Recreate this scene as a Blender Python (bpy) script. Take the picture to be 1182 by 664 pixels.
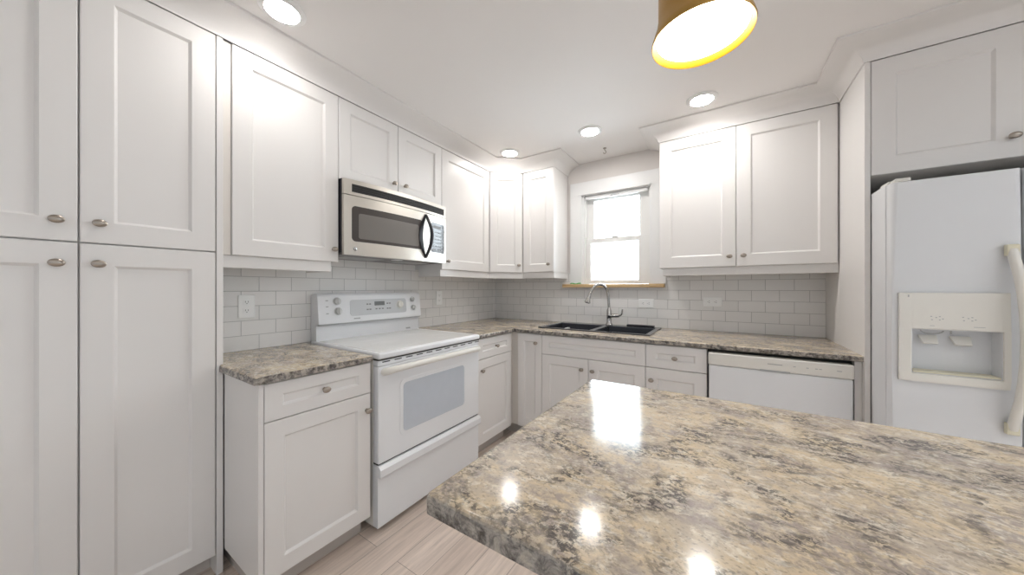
import bpy, bmesh, math, random
from mathutils import Vector, Matrix

for o in list(bpy.data.objects):
    bpy.data.objects.remove(o)
scene = bpy.context.scene
col = scene.collection
PI = math.pi

# ------------------------------------------------------------------ camera
cam_data = bpy.data.cameras.new('camera')
cam_data.sensor_fit = 'HORIZONTAL'
cam_data.sensor_width = 36.0
cam_data.lens = 36.0 * 374.01 / 1182
cam_data.shift_y = 0.0006
cam_data.clip_start = 0.02
cam = bpy.data.objects.new('camera', cam_data)
cam.location = (2.1241, -2.9281, 1.2273)
cam.rotation_euler = (PI / 2, 0, 0.576)
col.objects.link(cam)
scene.camera = cam

# ------------------------------------------------------------------ light and exposure
scene.view_settings.view_transform = 'Standard'
scene.view_settings.look = 'None'
scene.view_settings.gamma = 1.0
scene.view_settings.use_curve_mapping = False
scene.view_settings.exposure = 1.1

CAN_STRENGTH = 65.0        # glow of the recessed lights' lenses
PENDANT_STRENGTH = 5.0
SKY_WINDOW = 7.4           # brightness of the sky on the window's side
SKY_REAR = 0.29             # daylight from the open rear of the room

world = bpy.data.worlds.new('daylight')
scene.world = world
world.use_nodes = True
wn, wl = world.node_tree.nodes, world.node_tree.links
wn.clear()
wo = wn.new('ShaderNodeOutputWorld')
bg = wn.new('ShaderNodeBackground')
tc = wn.new('ShaderNodeTexCoord')
sp = wn.new('ShaderNodeSeparateXYZ')
mr = wn.new('ShaderNodeMapRange')
mr.inputs[1].default_value = 0.3
mr.inputs[2].default_value = 0.8
mr.inputs[3].default_value = SKY_REAR
mr.inputs[4].default_value = SKY_WINDOW
cr = wn.new('ShaderNodeMixRGB')
cr.inputs[1].default_value = (0.85, 0.93, 1.0, 1)
cr.inputs[2].default_value = (0.82, 0.93, 1.0, 1)
mf = wn.new('ShaderNodeMapRange')
mf.inputs[1].default_value = 0.3
mf.inputs[2].default_value = 0.8
wl.new(tc.outputs['Generated'], sp.inputs[0])
wl.new(sp.outputs['Y'], mr.inputs[0])
wl.new(sp.outputs['Y'], mf.inputs[0])
wl.new(mf.outputs[0], cr.inputs[0])
wl.new(cr.outputs[0], bg.inputs[0])
wl.new(mr.outputs[0], bg.inputs[1])
wl.new(bg.outputs[0], wo.inputs[0])

# ------------------------------------------------------------------ materials
def new_mat(name):
    m = bpy.data.materials.new(name)
    m.use_nodes = True
    nt = m.node_tree
    b = nt.nodes['Principled BSDF']
    return m, nt, b

def mat(name, color, rough=0.5, metal=0.0, vary=0.03, scale=6.0, coat=0.0, rvary=0.0):
    m, nt, b = new_mat(name)
    tcn = nt.nodes.new('ShaderNodeTexCoord')
    nz = nt.nodes.new('ShaderNodeTexNoise')
    nz.inputs['Scale'].default_value = scale
    nz.inputs['Detail'].default_value = 4
    nt.links.new(tcn.outputs['Object'], nz.inputs['Vector'])
    mx = nt.nodes.new('ShaderNodeMixRGB')
    mx.inputs[1].default_value = tuple(min(1, c * (1 + vary)) for c in color) + (1,)
    mx.inputs[2].default_value = tuple(c * (1 - vary) for c in color) + (1,)
    nt.links.new(nz.outputs[0], mx.inputs[0])
    nt.links.new(mx.outputs[0], b.inputs['Base Color'])
    b.inputs['Roughness'].default_value = rough
    b.inputs['Metallic'].default_value = metal
    b.inputs['Coat Weight'].default_value = coat
    if rvary:
        m2 = nt.nodes.new('ShaderNodeMapRange')
        m2.inputs[3].default_value = rough - rvary
        m2.inputs[4].default_value = rough + rvary
        nt.links.new(nz.outputs[0], m2.inputs[0])
        nt.links.new(m2.outputs[0], b.inputs['Roughness'])
    return m

def emit(name, color, strength):
    m, nt, b = new_mat(name)
    b.inputs['Base Color'].default_value = color + (1,)
    b.inputs['Emission Color'].default_value = color + (1,)
    b.inputs['Emission Strength'].default_value = strength
    return m

def stone_mat():
    m, nt, b = new_mat('granite_laminate')
    N, L = nt.nodes, nt.links
    tcn = N.new('ShaderNodeTexCoord')
    geo = N.new('ShaderNodeNewGeometry')
    mp = N.new('ShaderNodeMapping')
    mp.inputs['Rotation'].default_value = (0, 0, math.radians(24))
    mp.inputs['Scale'].default_value = (0.85, 1.15, 1.0)
    L.new(geo.outputs['Position'], mp.inputs[0])
    def noise(scale, detail, rough, dist=0.0, off=0.0):
        n = N.new('ShaderNodeTexNoise')
        n.inputs['Scale'].default_value = scale
        n.inputs['Detail'].default_value = detail
        n.inputs['Roughness'].default_value = rough
        n.inputs['Distortion'].default_value = dist
        a = N.new('ShaderNodeVectorMath'); a.operation = 'ADD'
        a.inputs[1].default_value = (off, off * 1.7, off * 0.6)
        L.new(mp.outputs[0], a.inputs[0])
        L.new(a.outputs[0], n.inputs['Vector'])
        return n.outputs[0]
    def ramp(src, stops):
        r = N.new('ShaderNodeValToRGB')
        e = r.color_ramp.elements
        while len(e) < len(stops):
            e.new(0.5)
        for el, (p, c) in zip(e, stops):
            el.position = p
            el.color = c if len(c) == 4 else tuple(c) + (1,)
        L.new(src, r.inputs[0])
        return r.outputs[0]
    def mix(fac, a, bb):
        x = N.new('ShaderNodeMixRGB')
        L.new(fac, x.inputs[0])
        for i, s in ((1, a), (2, bb)):
            if isinstance(s, tuple):
                x.inputs[i].default_value = s + (1,)
            else:
                L.new(s, x.inputs[i])
        return x.outputs[0]
    def mul(a, bb):
        x = N.new('ShaderNodeMath'); x.operation = 'MULTIPLY'
        L.new(a, x.inputs[0]); L.new(bb, x.inputs[1])
        return x.outputs[0]
    K = lambda v: (v, v, v)
    # cream, gold and rosy-grey drifts
    base = ramp(noise(7.0, 6, 0.62, 0.7), [(0.32, (0.44, 0.38, 0.33)), (0.44, (0.57, 0.48, 0.37)),
                                           (0.54, (0.67, 0.54, 0.37)), (0.66, (0.70, 0.61, 0.49))])
    # pale flecks
    c1 = mix(ramp(noise(55, 5, 0.7, 0.5, 3.1), [(0.50, K(0)), (0.62, K(0.9))]), base, (0.78, 0.71, 0.60))
    # grey clouds, broken up
    grey = mul(ramp(noise(8.5, 6, 0.65, 0.8, 7.7), [(0.42, K(0)), (0.56, K(0.85))]),
               ramp(noise(70, 5, 0.72, 0.4, 1.3), [(0.40, K(0)), (0.58, K(1))]))
    c2 = mix(grey, c1, (0.36, 0.305, 0.28))
    # dark speckle clusters
    dark = mul(ramp(noise(10.5, 5, 0.6, 1.0, 11.2), [(0.45, K(0)), (0.60, K(0.92))]),
               ramp(noise(110, 5, 0.72, 0.5, 5.9), [(0.46, K(0)), (0.54, K(1))]))
    c3 = mix(dark, c2, (0.085, 0.075, 0.072))
    # fine speckle all over
    fine = ramp(noise(190, 3, 0.6, 0.0, 2.2), [(0.56, K(0)), (0.66, K(0.6))])
    c4 = mix(fine, c3, (0.24, 0.205, 0.18))
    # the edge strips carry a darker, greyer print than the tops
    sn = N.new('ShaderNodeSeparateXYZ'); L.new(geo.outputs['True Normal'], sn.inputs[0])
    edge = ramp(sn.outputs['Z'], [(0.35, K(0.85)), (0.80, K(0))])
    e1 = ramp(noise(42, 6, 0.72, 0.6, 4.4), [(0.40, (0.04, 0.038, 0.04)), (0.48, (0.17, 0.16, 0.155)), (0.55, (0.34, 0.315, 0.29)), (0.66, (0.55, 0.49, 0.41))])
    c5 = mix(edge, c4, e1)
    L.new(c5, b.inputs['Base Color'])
    b.inputs['Roughness'].default_value = 0.12
    b.inputs['Specular IOR Level'].default_value = 0.27
    return m

def tile_mat(name, axis, off):
    m, nt, b = new_mat(name)
    N, L = nt.nodes, nt.links
    geo = N.new('ShaderNodeNewGeometry')
    s = N.new('ShaderNodeSeparateXYZ')
    L.new(geo.outputs['Position'], s.inputs[0])
    c = N.new('ShaderNodeCombineXYZ')
    a = N.new('ShaderNodeMath'); a.inputs[1].default_value = off
    z = N.new('ShaderNodeMath'); z.inputs[1].default_value = -0.8975
    L.new(s.outputs[axis], a.inputs[0]); L.new(s.outputs['Z'], z.inputs[0])
    L.new(a.outputs[0], c.inputs[0]); L.new(z.outputs[0], c.inputs[1])
    br = N.new('ShaderNodeTexBrick')
    br.inputs['Color1'].default_value = (0.87, 0.85, 0.835, 1)
    br.inputs['Color2'].default_value = (0.83, 0.82, 0.80, 1)
    br.inputs['Mortar'].default_value = (0.50, 0.49, 0.48, 1)
    br.inputs['Scale'].default_value = 1.0
    br.inputs['Mortar Size'].default_value = 0.0016
    br.inputs['Mortar Smooth'].default_value = 0.15
    br.inputs['Brick Width'].default_value = 0.158
    br.inputs['Row Height'].default_value = 0.0783
    L.new(c.outputs[0], br.inputs['Vector'])
    L.new(br.outputs['Color'], b.inputs['Base Color'])
    rr = N.new('ShaderNodeMapRange')
    rr.inputs[3].default_value = 0.13
    rr.inputs[4].default_value = 0.8
    L.new(br.outputs['Fac'], rr.inputs[0])
    L.new(rr.outputs[0], b.inputs['Roughness'])
    inv = N.new('ShaderNodeMath'); inv.operation = 'SUBTRACT'; inv.inputs[0].default_value = 1
    L.new(br.outputs['Fac'], inv.inputs[1])
    bp = N.new('ShaderNodeBump')
    bp.inputs['Strength'].default_value = 0.5
    bp.inputs['Distance'].default_value = 0.002
    L.new(inv.outputs[0], bp.inputs['Height'])
    L.new(bp.outputs[0], b.inputs['Normal'])
    return m

def floor_mat():
    m, nt, b = new_mat('oak_vinyl_planks')
    N, L = nt.nodes, nt.links
    geo = N.new('ShaderNodeNewGeometry')
    mp = N.new('ShaderNodeMapping')
    mp.inputs['Rotation'].default_value = (0, 0, PI / 2)
    L.new(geo.outputs['Position'], mp.inputs[0])
    br = N.new('ShaderNodeTexBrick')
    br.offset = 0.37
    br.inputs['Color1'].default_value = (0.79, 0.68, 0.60, 1)
    br.inputs['Color2'].default_value = (0.67, 0.56, 0.485, 1)
    br.inputs['Mortar'].default_value = (0.32, 0.26, 0.22, 1)
    br.inputs['Scale'].default_value = 1.0
    br.inputs['Mortar Size'].default_value = 0.0012
    br.inputs['Brick Width'].default_value = 1.22
    br.inputs['Row Height'].default_value = 0.15
    L.new(mp.outputs[0], br.inputs['Vector'])
    m2 = N.new('ShaderNodeMapping')
    m2.inputs['Scale'].default_value = (30, 1.8, 1)
    L.new(geo.outputs['Position'], m2.inputs[0])
    nz = N.new('ShaderNodeTexNoise')
    nz.inputs['Scale'].default_value = 1.6
    nz.inputs['Detail'].default_value = 6
    nz.inputs['Roughness'].default_value = 0.65
    nz.inputs['Distortion'].default_value = 0.8
    L.new(m2.outputs[0], nz.inputs['Vector'])
    r = N.new('ShaderNodeValToRGB')
    r.color_ramp.elements[0].position = 0.3
    r.color_ramp.elements[0].color = (0.80, 0.775, 0.76, 1)
    r.color_ramp.elements[1].position = 0.7
    r.color_ramp.elements[1].color = (1.14, 1.13, 1.12, 1)
    L.new(nz.outputs[0], r.inputs[0])
    x = N.new('ShaderNodeMixRGB'); x.blend_type = 'MULTIPLY'; x.inputs[0].default_value = 1
    L.new(br.outputs['Color'], x.inputs[1]); L.new(r.outputs[0], x.inputs[2])
    L.new(x.outputs[0], b.inputs['Base Color'])
    b.inputs['Roughness'].default_value = 0.38
    return m

def wood_mat():
    m, nt, b = new_mat('sill_wood')
    N, L = nt.nodes, nt.links
    geo = N.new('ShaderNodeNewGeometry')
    mp = N.new('ShaderNodeMapping'); mp.inputs['Scale'].default_value = (2, 40, 40)
    L.new(geo.outputs['Position'], mp.inputs[0])
    nz = N.new('ShaderNodeTexNoise'); nz.inputs['Scale'].default_value = 2.5; nz.inputs['Detail'].default_value = 5
    L.new(mp.outputs[0], nz.inputs['Vector'])
    r = N.new('ShaderNodeValToRGB')
    r.color_ramp.elements[0].position = 0.3; r.color_ramp.elements[0].color = (0.56, 0.36, 0.17, 1)
    r.color_ramp.elements[1].position = 0.7; r.color_ramp.elements[1].color = (0.74, 0.54, 0.30, 1)
    L.new(nz.outputs[0], r.inputs[0]); L.new(r.outputs[0], b.inputs['Base Color'])
    b.inputs['Roughness'].default_value = 0.4
    return m

M = {}
M['cab'] = mat('cabinet_white', (0.80, 0.775, 0.755), 0.36, vary=0.012, scale=3)
M['carcass'] = mat('cabinet_carcass', (0.77, 0.73, 0.68), 0.5, vary=0.02)
M['toe'] = mat('toe_kick_grey', (0.55, 0.50, 0.46), 0.55, vary=0.05)
M['ceiling'] = mat('ceiling_paint', (0.85, 0.825, 0.81), 0.9, vary=0.01, scale=2)
M['wall'] = mat('wall_paint', (0.74, 0.70, 0.67), 0.85, vary=0.012, scale=2)
M['trim'] = mat('white_trim_paint', (0.84, 0.835, 0.83), 0.4, vary=0.01)
M['vinyl'] = mat('window_vinyl', (0.84, 0.83, 0.81), 0.4, vary=0.01)
M['white'] = mat('appliance_white', (0.83, 0.835, 0.85), 0.28, vary=0.01)
M['fridge'] = mat('refrigerator_white', (0.74, 0.745, 0.76), 0.3, vary=0.01)
M['bisque'] = mat('aged_white_plastic', (0.80, 0.775, 0.72), 0.38, vary=0.02)
M['cream'] = mat('yellowed_plastic', (0.74, 0.70, 0.54), 0.45, vary=0.03)
M['glasstop'] = mat('white_glass_cooktop', (0.82, 0.81, 0.79), 0.12, vary=0.02, scale=60)
M['ring'] = mat('burner_ring_grey', (0.77, 0.76, 0.745), 0.15, vary=0.03)
M['panelgrey'] = mat('control_overlay_grey', (0.60, 0.61, 0.62), 0.35, vary=0.02)
M['knobgrey'] = mat('range_knob_grey', (0.58, 0.58, 0.57), 0.4, vary=0.02)
M['mark'] = mat('printed_marks', (0.22, 0.22, 0.22), 0.6)
M['softgrey'] = mat('faint_print_and_shade', (0.45, 0.45, 0.45), 0.6)
M['lcd'] = mat('display_glass', (0.20, 0.21, 0.21), 0.2)
M['ovenglass'] = mat('oven_window_glass', (0.55, 0.585, 0.64), 0.12, vary=0.04, scale=20)
M['black'] = mat('black_plastic', (0.018, 0.017, 0.022), 0.3, vary=0.1)
M['dark'] = mat('dark_gap', (0.03, 0.028, 0.025), 0.7, vary=0.1)
M['steel'] = mat('stainless_steel', (0.66, 0.62, 0.56), 0.34, 0.85, vary=0.03, scale=30)
M['mwglass'] = mat('microwave_window', (0.20, 0.185, 0.17), 0.13, vary=0.05)
M['mwtrim'] = mat('microwave_window_border', (0.075, 0.065, 0.06), 0.2, vary=0.05)
M['keys'] = mat('keypad_print', (0.24, 0.24, 0.25), 0.4)
M['mwpanel'] = mat('microwave_control_glass', (0.10, 0.10, 0.11), 0.14)
M['under'] = mat('microwave_underside', (0.20, 0.19, 0.19), 0.45, 0.4)
M['nickel'] = mat('brushed_nickel', (0.40, 0.355, 0.31), 0.28, 1.0, vary=0.06, scale=40)
M['chrome'] = mat('chrome', (0.50, 0.49, 0.48), 0.12, 1.0, vary=0.02)
M['sink'] = mat('black_composite', (0.035, 0.037, 0.045), 0.26, vary=0.15, scale=80)
M['sinkrim'] = mat('black_composite_rim', (0.06, 0.064, 0.075), 0.16, vary=0.1, scale=80)
M['gold'] = mat('gold_interior', (0.66, 0.30, 0.004), 0.45, 0.0, vary=0.02)
M['brass'] = mat('antique_gold_shell', (0.42, 0.25, 0.07), 0.38, 0.75, vary=0.05)
M['outlet'] = mat('outlet_white', (0.93, 0.93, 0.92), 0.35, vary=0.01)
M['green'] = mat('green_foam', (0.13, 0.42, 0.12), 0.8, vary=0.2, scale=60)
M['lens'] = emit('ceiling_light_lens', (1.0, 0.98, 0.95), CAN_STRENGTH)
M['lens_dim'] = emit('ceiling_light_lens_dimmer', (1.0, 0.98, 0.95), CAN_STRENGTH * 0.60)
M['pend'] = emit('pendant_diffuser', (1.0, 0.93, 0.72), PENDANT_STRENGTH)
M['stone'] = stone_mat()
M['tile_l'] = tile_mat('subway_tile', 'Y', 2.1978 + 0.079)
M['tile_b'] = tile_mat('subway_tile_side', 'X', -1.9063 + 0.079)
M['floor'] = floor_mat()
M['sill'] = wood_mat()

def pane_mat():
    m, nt, b = new_mat('window_glass')
    b.inputs['Base Color'].default_value = (1, 1, 1, 1)
    b.inputs['Roughness'].default_value = 0.0
    b.inputs['IOR'].default_value = 1.45
    b.inputs['Transmission Weight'].default_value = 1.0
    out = nt.nodes['Material Output']
    tr = nt.nodes.new('ShaderNodeBsdfTransparent')
    gl = nt.nodes.new('ShaderNodeBsdfGlossy'); gl.inputs['Roughness'].default_value = 0.02
    fr = nt.nodes.new('ShaderNodeFresnel'); fr.inputs[0].default_value = 1.45
    mx = nt.nodes.new('ShaderNodeMixShader')
    nt.links.new(fr.outputs[0], mx.inputs[0])
    nt.links.new(tr.outputs[0], mx.inputs[1]); nt.links.new(gl.outputs[0], mx.inputs[2])
    nt.links.new(mx.outputs[0], out.inputs[0])
    return m
M['pane'] = pane_mat()

# ------------------------------------------------------------------ helpers
OFF = {}

def thing(name, label, cat, loc=(0, 0, 0), group=None):
    o = bpy.data.objects.new(name, None)
    o.empty_display_size = 0.1
    o.location = loc
    col.objects.link(o)
    o['label'] = label
    o['category'] = cat
    if group:
        o['group'] = group
    OFF[o] = Vector(loc)
    return o

def obj(name, bm, m, parent=None, smooth=False, origin=None):
    me = bpy.data.meshes.new(name)
    bmesh.ops.recalc_face_normals(bm, faces=bm.faces)
    off = OFF[parent] if parent else Vector(origin or (0, 0, 0))
    bmesh.ops.translate(bm, verts=bm.verts, vec=-off)
    if smooth:
        bm.normal_update()
        for f in bm.faces:      # big flat faces stay flat, rounded edges shade smooth
            f.smooth = not (f.calc_area() > 0.004 and max(abs(c) for c in f.normal) > 0.9999)
        for e in bm.edges:
            if len(e.link_faces) == 2 and e.calc_face_angle(0) > 0.7:
                e.smooth = False
    bm.to_mesh(me)
    bm.free()
    me.materials.append(m)
    o = bpy.data.objects.new(name, me)
    col.objects.link(o)
    if parent:
        o.parent = parent
    else:
        o.location = off
    OFF[o] = off
    return o

def tag(o, label, cat, group=None):
    o['label'] = label
    o['category'] = cat
    if group:
        o['group'] = group
    return o

def struct(name, bm, m, parent=None, smooth=False):
    o = obj(name, bm, m, parent, smooth)
    if not parent:
        o['kind'] = 'structure'
    return o

def B():
    return bmesh.new()

def box(bm, x0, x1, y0, y1, z0, z1, bevel=0.0, seg=2):
    x0, x1 = min(x0, x1), max(x0, x1)
    y0, y1 = min(y0, y1), max(y0, y1)
    z0, z1 = min(z0, z1), max(z0, z1)
    r = bmesh.ops.create_cube(bm, size=1)
    vs = r['verts']
    for v in vs:
        v.co = Vector((x0 + (v.co.x + .5) * (x1 - x0), y0 + (v.co.y + .5) * (y1 - y0), z0 + (v.co.z + .5) * (z1 - z0)))
    if bevel:
        es = list({e for v in vs for e in v.link_edges})
        bmesh.ops.bevel(bm, geom=es, offset=bevel, segments=seg, affect='EDGES', profile=0.5)
    return bm

class Frame:
    """a cabinet face: a runs along it, b up, c out of it"""
    def __init__(s, o, u, n):
        s.o, s.u, s.n = Vector(o), Vector(u).normalized(), Vector(n).normalized()
    def p(s, a, b, c):
        return s.o + s.u * a + s.n * c + Vector((0, 0, b))

def fbox(bm, F, a0, a1, b0, b1, c0, c1, bevel=0.0, seg=2):
    r = bmesh.ops.create_cube(bm, size=1)
    vs = r['verts']
    for v in vs:
        v.co = F.p(a0 + (v.co.x + .5) * (a1 - a0), b0 + (v.co.y + .5) * (b1 - b0), c0 + (v.co.z + .5) * (c1 - c0))
    if bevel:
        es = list({e for v in vs for e in v.link_edges})
        bmesh.ops.bevel(bm, geom=es, offset=bevel, segments=seg, affect='EDGES', profile=0.5)
    return bm

def shaker(bm, F, a0, a1, b0, b1, stile=0.072, rail=None, t=0.02):
    """five-piece shaker front with a small sloped step to the recessed panel"""
    rail = rail or stile
    def ring(ia, ib, c):
        return [bm.verts.new(F.p(x, y, c)) for x, y in
                ((a0 + ia, b0 + ib), (a1 - ia, b0 + ib), (a1 - ia, b1 - ib), (a0 + ia, b1 - ib))]
    rs = [ring(0, 0, 0.0), ring(0, 0, t - 0.0025), ring(0.0025, 0.0025, t), ring(stile, rail, t),
          ring(stile + 0.002, rail + 0.002, t - 0.002), ring(stile + 0.009, rail + 0.009, t - 0.010)]
    bm.faces.new(rs[0])
    for r0, r1 in zip(rs, rs[1:]):
        for i in range(4):
            bm.faces.new((r0[i], r0[(i + 1) % 4], r1[(i + 1) % 4], r1[i]))
    bm.faces.new(rs[-1])
    return bm

def lathe(bm, profile, origin, axis=(0, 0, 1), n=32, sx=1.0, sy=1.0, up=None):
    """profile: (radius, height) pairs; axis the direction of height"""
    ax = Vector(axis).normalized()
    upv = Vector(up) if up else (Vector((0, 0, 1)) if abs(ax.z) < 0.9 else Vector((0, 1, 0)))
    e1 = upv.cross(ax).normalized()
    e2 = ax.cross(e1).normalized()
    o = Vector(origin)
    rings = []
    for r, h in profile:
        if r < 1e-6:
            rings.append([bm.verts.new(o + ax * h)])
        else:
            rings.append([bm.verts.new(o + ax * h + e1 * (r * sx * math.cos(2 * PI * k / n)) + e2 * (r * sy * math.sin(2 * PI * k / n))) for k in range(n)])
    for r0, r1 in zip(rings, rings[1:]):
        for k in range(n):
            a, b_ = r0[k % len(r0)], r0[(k + 1) % n % len(r0)]
            c, d = r1[(k + 1) % n % len(r1)], r1[k % len(r1)]
            vs = []
            for v in (a, b_, c, d):
                if v not in vs:
                    vs.append(v)
            if len(vs) >= 3:
                bm.faces.new(vs)
    for rg, first in ((rings[0], True), (rings[-1], False)):
        if len(rg) > 2:
            bm.faces.new(rg)
    return bm

def tube(bm, pts, r, n=12, rx=1.0, smoothpath=0):
    """round bar along pts (r a number or one radius per point)"""
    P = [Vector(p) for p in pts]
    R = list(r) if isinstance(r, (list, tuple)) else [r] * len(P)
    for _ in range(smoothpath):
        Q, S = [P[0]], [R[0]]
        for i in range(len(P) - 1):
            Q += [P[i] * .75 + P[i + 1] * .25, P[i] * .25 + P[i + 1] * .75]
            S += [R[i] * .75 + R[i + 1] * .25, R[i] * .25 + R[i + 1] * .75]
        Q.append(P[-1]); S.append(R[-1])
        P, R = Q, S
    tprev = (P[1] - P[0]).normalized()
    ref = Vector((0, 0, 1)) if abs(tprev.z) < 0.9 else Vector((1, 0, 0))
    e1 = (ref - tprev * ref.dot(tprev)).normalized()
    rings = []
    for i, p in enumerate(P):
        t = (P[min(i + 1, len(P) - 1)] - P[max(i - 1, 0)]).normalized()
        e1 = (e1 - t * e1.dot(t)).normalized()
        e2 = t.cross(e1)
        rings.append([bm.verts.new(p + e1 * (R[i] * rx * math.cos(2 * PI * k / n)) + e2 * (R[i] * math.sin(2 * PI * k / n))) for k in range(n)])
    for r0, r1 in zip(rings, rings[1:]):
        for k in range(n):
            bm.faces.new((r0[k], r0[(k + 1) % n], r1[(k + 1) % n], r1[k]))
    bm.faces.new(rings[0]); bm.faces.new(rings[-1])
    return bm

def prism(bm, poly, z0, z1, bevel=0.0):
    lo = [bm.verts.new((x, y, z0)) for x, y in poly]
    hi = [bm.verts.new((x, y, z1)) for x, y in poly]
    bm.faces.new(lo); bm.faces.new(hi)
    n = len(poly)
    for i in range(n):
        bm.faces.new((lo[i], lo[(i + 1) % n], hi[(i + 1) % n], hi[i]))
    return bm

def extrude_y(bm, prof, y0, y1):
    a = [bm.verts.new((x, y0, z)) for x, z in prof]
    c = [bm.verts.new((x, y1, z)) for x, z in prof]
    bm.faces.new(a); bm.faces.new(c)
    n = len(prof)
    for i in range(n):
        bm.faces.new((a[i], a[(i + 1) % n], c[(i + 1) % n], c[i]))
    return bm

def slab(bm, xs, ys, keep, z0, z1):
    """cells of a grid, extruded to one closed slab (holes allowed)"""
    V = {}
    def v(i, j, z):
        k = (i, j, z)
        if k not in V:
            V[k] = bm.verts.new((xs[i], ys[j], z))
        return V[k]
    nx, ny = len(xs) - 1, len(ys) - 1
    on = {(i, j) for i in range(nx) for j in range(ny) if keep(i, j)}
    for i, j in on:
        bm.faces.new((v(i, j, z1), v(i + 1, j, z1), v(i + 1, j + 1, z1), v(i, j + 1, z1)))
        bm.faces.new((v(i, j, z0), v(i, j + 1, z0), v(i + 1, j + 1, z0), v(i + 1, j, z0)))
        for (di, dj, p, q) in ((0, -1, (i, j), (i + 1, j)), (1, 0, (i + 1, j), (i + 1, j + 1)),
                               (0, 1, (i + 1, j + 1), (i, j + 1)), (-1, 0, (i, j + 1), (i, j))):
            if (i + di, j + dj) not in on:
                bm.faces.new((v(*p, z0), v(*q, z0), v(*q, z1), v(*p, z1)))
    return bm

def bevel_where(bm, test, off, seg=3):
    es = [e for e in bm.edges if test(e.verts[0].co, e.verts[1].co)]
    bmesh.ops.bevel(bm, geom=es, offset=off, segments=seg, affect='EDGES', profile=0.5)

def rounded(bm, F, a0, a1, b0, b1, r, c0, c1, n=5):
    """rounded rectangle plate on a face"""
    pts = []
    for cx, cy, s in ((a1 - r, b0 + r, -90), (a1 - r, b1 - r, 0), (a0 + r, b1 - r, 90), (a0 + r, b0 + r, 180)):
        for k in range(n + 1):
            t = math.radians(s + 90 * k / n)
            pts.append((cx + r * math.cos(t), cy + r * math.sin(t)))
    lo = [bm.verts.new(F.p(x, y, c0)) for x, y in pts]
    hi = [bm.verts.new(F.p(x, y, c1)) for x, y in pts]
    bm.faces.new(lo); bm.faces.new(hi)
    m = len(pts)
    for i in range(m):
        bm.faces.new((lo[i], lo[(i + 1) % m], hi[(i + 1) % m], hi[i]))
    return bm

LEFT = lambda x: Frame((x, 0, 0), (0, 1, 0), (1, 0, 0))       # a is world y
BACK = lambda y: Frame((0, y, 0), (1, 0, 0), (0, -1, 0))      # a is world x

# ------------------------------------------------------------------ fitted dimensions
H = 2.4022            # ceiling
XR, YR, XE = 3.70, -6.2, 5.6   # right wall, end of the modelled room
ZT, ZB = 2.307, 1.374 # upper cabinets
U = 0.294             # carcass face of uppers; doors reach 0.314
BF = 0.6528           # carcass face of bases; doors reach 0.6728
ZC, ZD = 0.898, 0.8685
DC = 0.694
WX0, WX1, WZ0, WZ1 = 1.0164, 1.620, 1.264, 2.100   # window opening

# ------------------------------------------------------------------ room shell
b = B(); box(b, -0.15, XE, YR, 0.15, -0.1, 0); struct('floor', b, M['floor'])
b = B(); box(b, -0.15, XE, YR, 0.15, H, H + 0.1); struct('ceiling', b, M['ceiling'])
b = B(); box(b, -0.15, 0, YR, 0.15, 0, H); struct('wall_left', b, M['wall'])
b = B(); box(b, XR, XR + .15, -1.10, 0.15, 0, H); struct('wall_right', b, M['wall'])
b = B()
box(b, 0, WX0, 0, 0.15, 0, H)
box(b, WX1, XR, 0, 0.15, 0, H)
box(b, WX0, WX1, 0, 0.15, 0, WZ0 - 0.031)
box(b, WX0, WX1, 0, 0.15, WZ1, H)
struct('wall_back', b, M['wall'])

# window: casing, jamb, two sashes with panes, wooden sill
b = B()
box(b, 0.8995, WX0, -0.018, 0, 1.264, WZ1, 0.002)
box(b, WX1, 1.737, -0.018, 0, 1.264, WZ1, 0.002)
box(b, 0.8995, 1.737, -0.018, 0, WZ1, 2.2206, 0.002)
box(b, WX0, WX0 + 0.012, 0, 0.15, WZ0, WZ1)
box(b, WX1 - 0.012, WX1, 0, 0.15, WZ0, WZ1)
box(b, WX0 + .012, WX1 - .012, 0, 0.15, WZ1 - 0.012, WZ1)
win = struct('window_1', b, M['trim'])
def sash(x0, x1, z0, z1, gx0, gx1, gz0, gz1, y0, y1, name):
    s = B()
    box(s, x0, gx0, y0, y1, z0, z1, 0.003)
    box(s, gx1, x1, y0, y1, z0, z1, 0.003)
    box(s, gx0, gx1, y0, y1, z0, gz0, 0.003)
    box(s, gx0, gx1, y0, y1, gz1, z1, 0.003)
    so = obj(name, s, M['vinyl'], win)
    p = B(); ym = (y0 + y1) / 2
    box(p, gx0 - .004, gx1 + .004, ym - .003, ym + .003, gz0 - .004, gz1 + .004)
    obj('pane', p, M['pane'], so)
    return so
sash(1.040, 1.597, 1.655, 2.088, 1.104, 1.515, 1.690, 2.049, 0.068, 0.104, 'upper_sash')
ls = sash(1.040, 1.597, 1.266, 1.690, 1.087, 1.512, 1.302, 1.647, 0.030, 0.066, 'lower_sash')
b = B(); box(b, 1.285, 1.335, 0.020, 0.050, 1.690, 1.702, 0.003); obj('sash_lock', b, M['vinyl'], ls)
for x0, x1 in ((WX0 + .012, 1.040), (1.597, WX1 - .012)):
    b = B(); box(b, x0, x1, 0.022, 0.112, WZ0, WZ1 - .012); obj('side_track', b, M['vinyl'], win)
b = B(); box(b, 0.831, 1.7285, -0.052, 0.148, 1.233, 1.264, 0.004)
so = obj('window_sill', b, M['sill'], win); so['label'] = 'light wood sill board'

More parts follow.
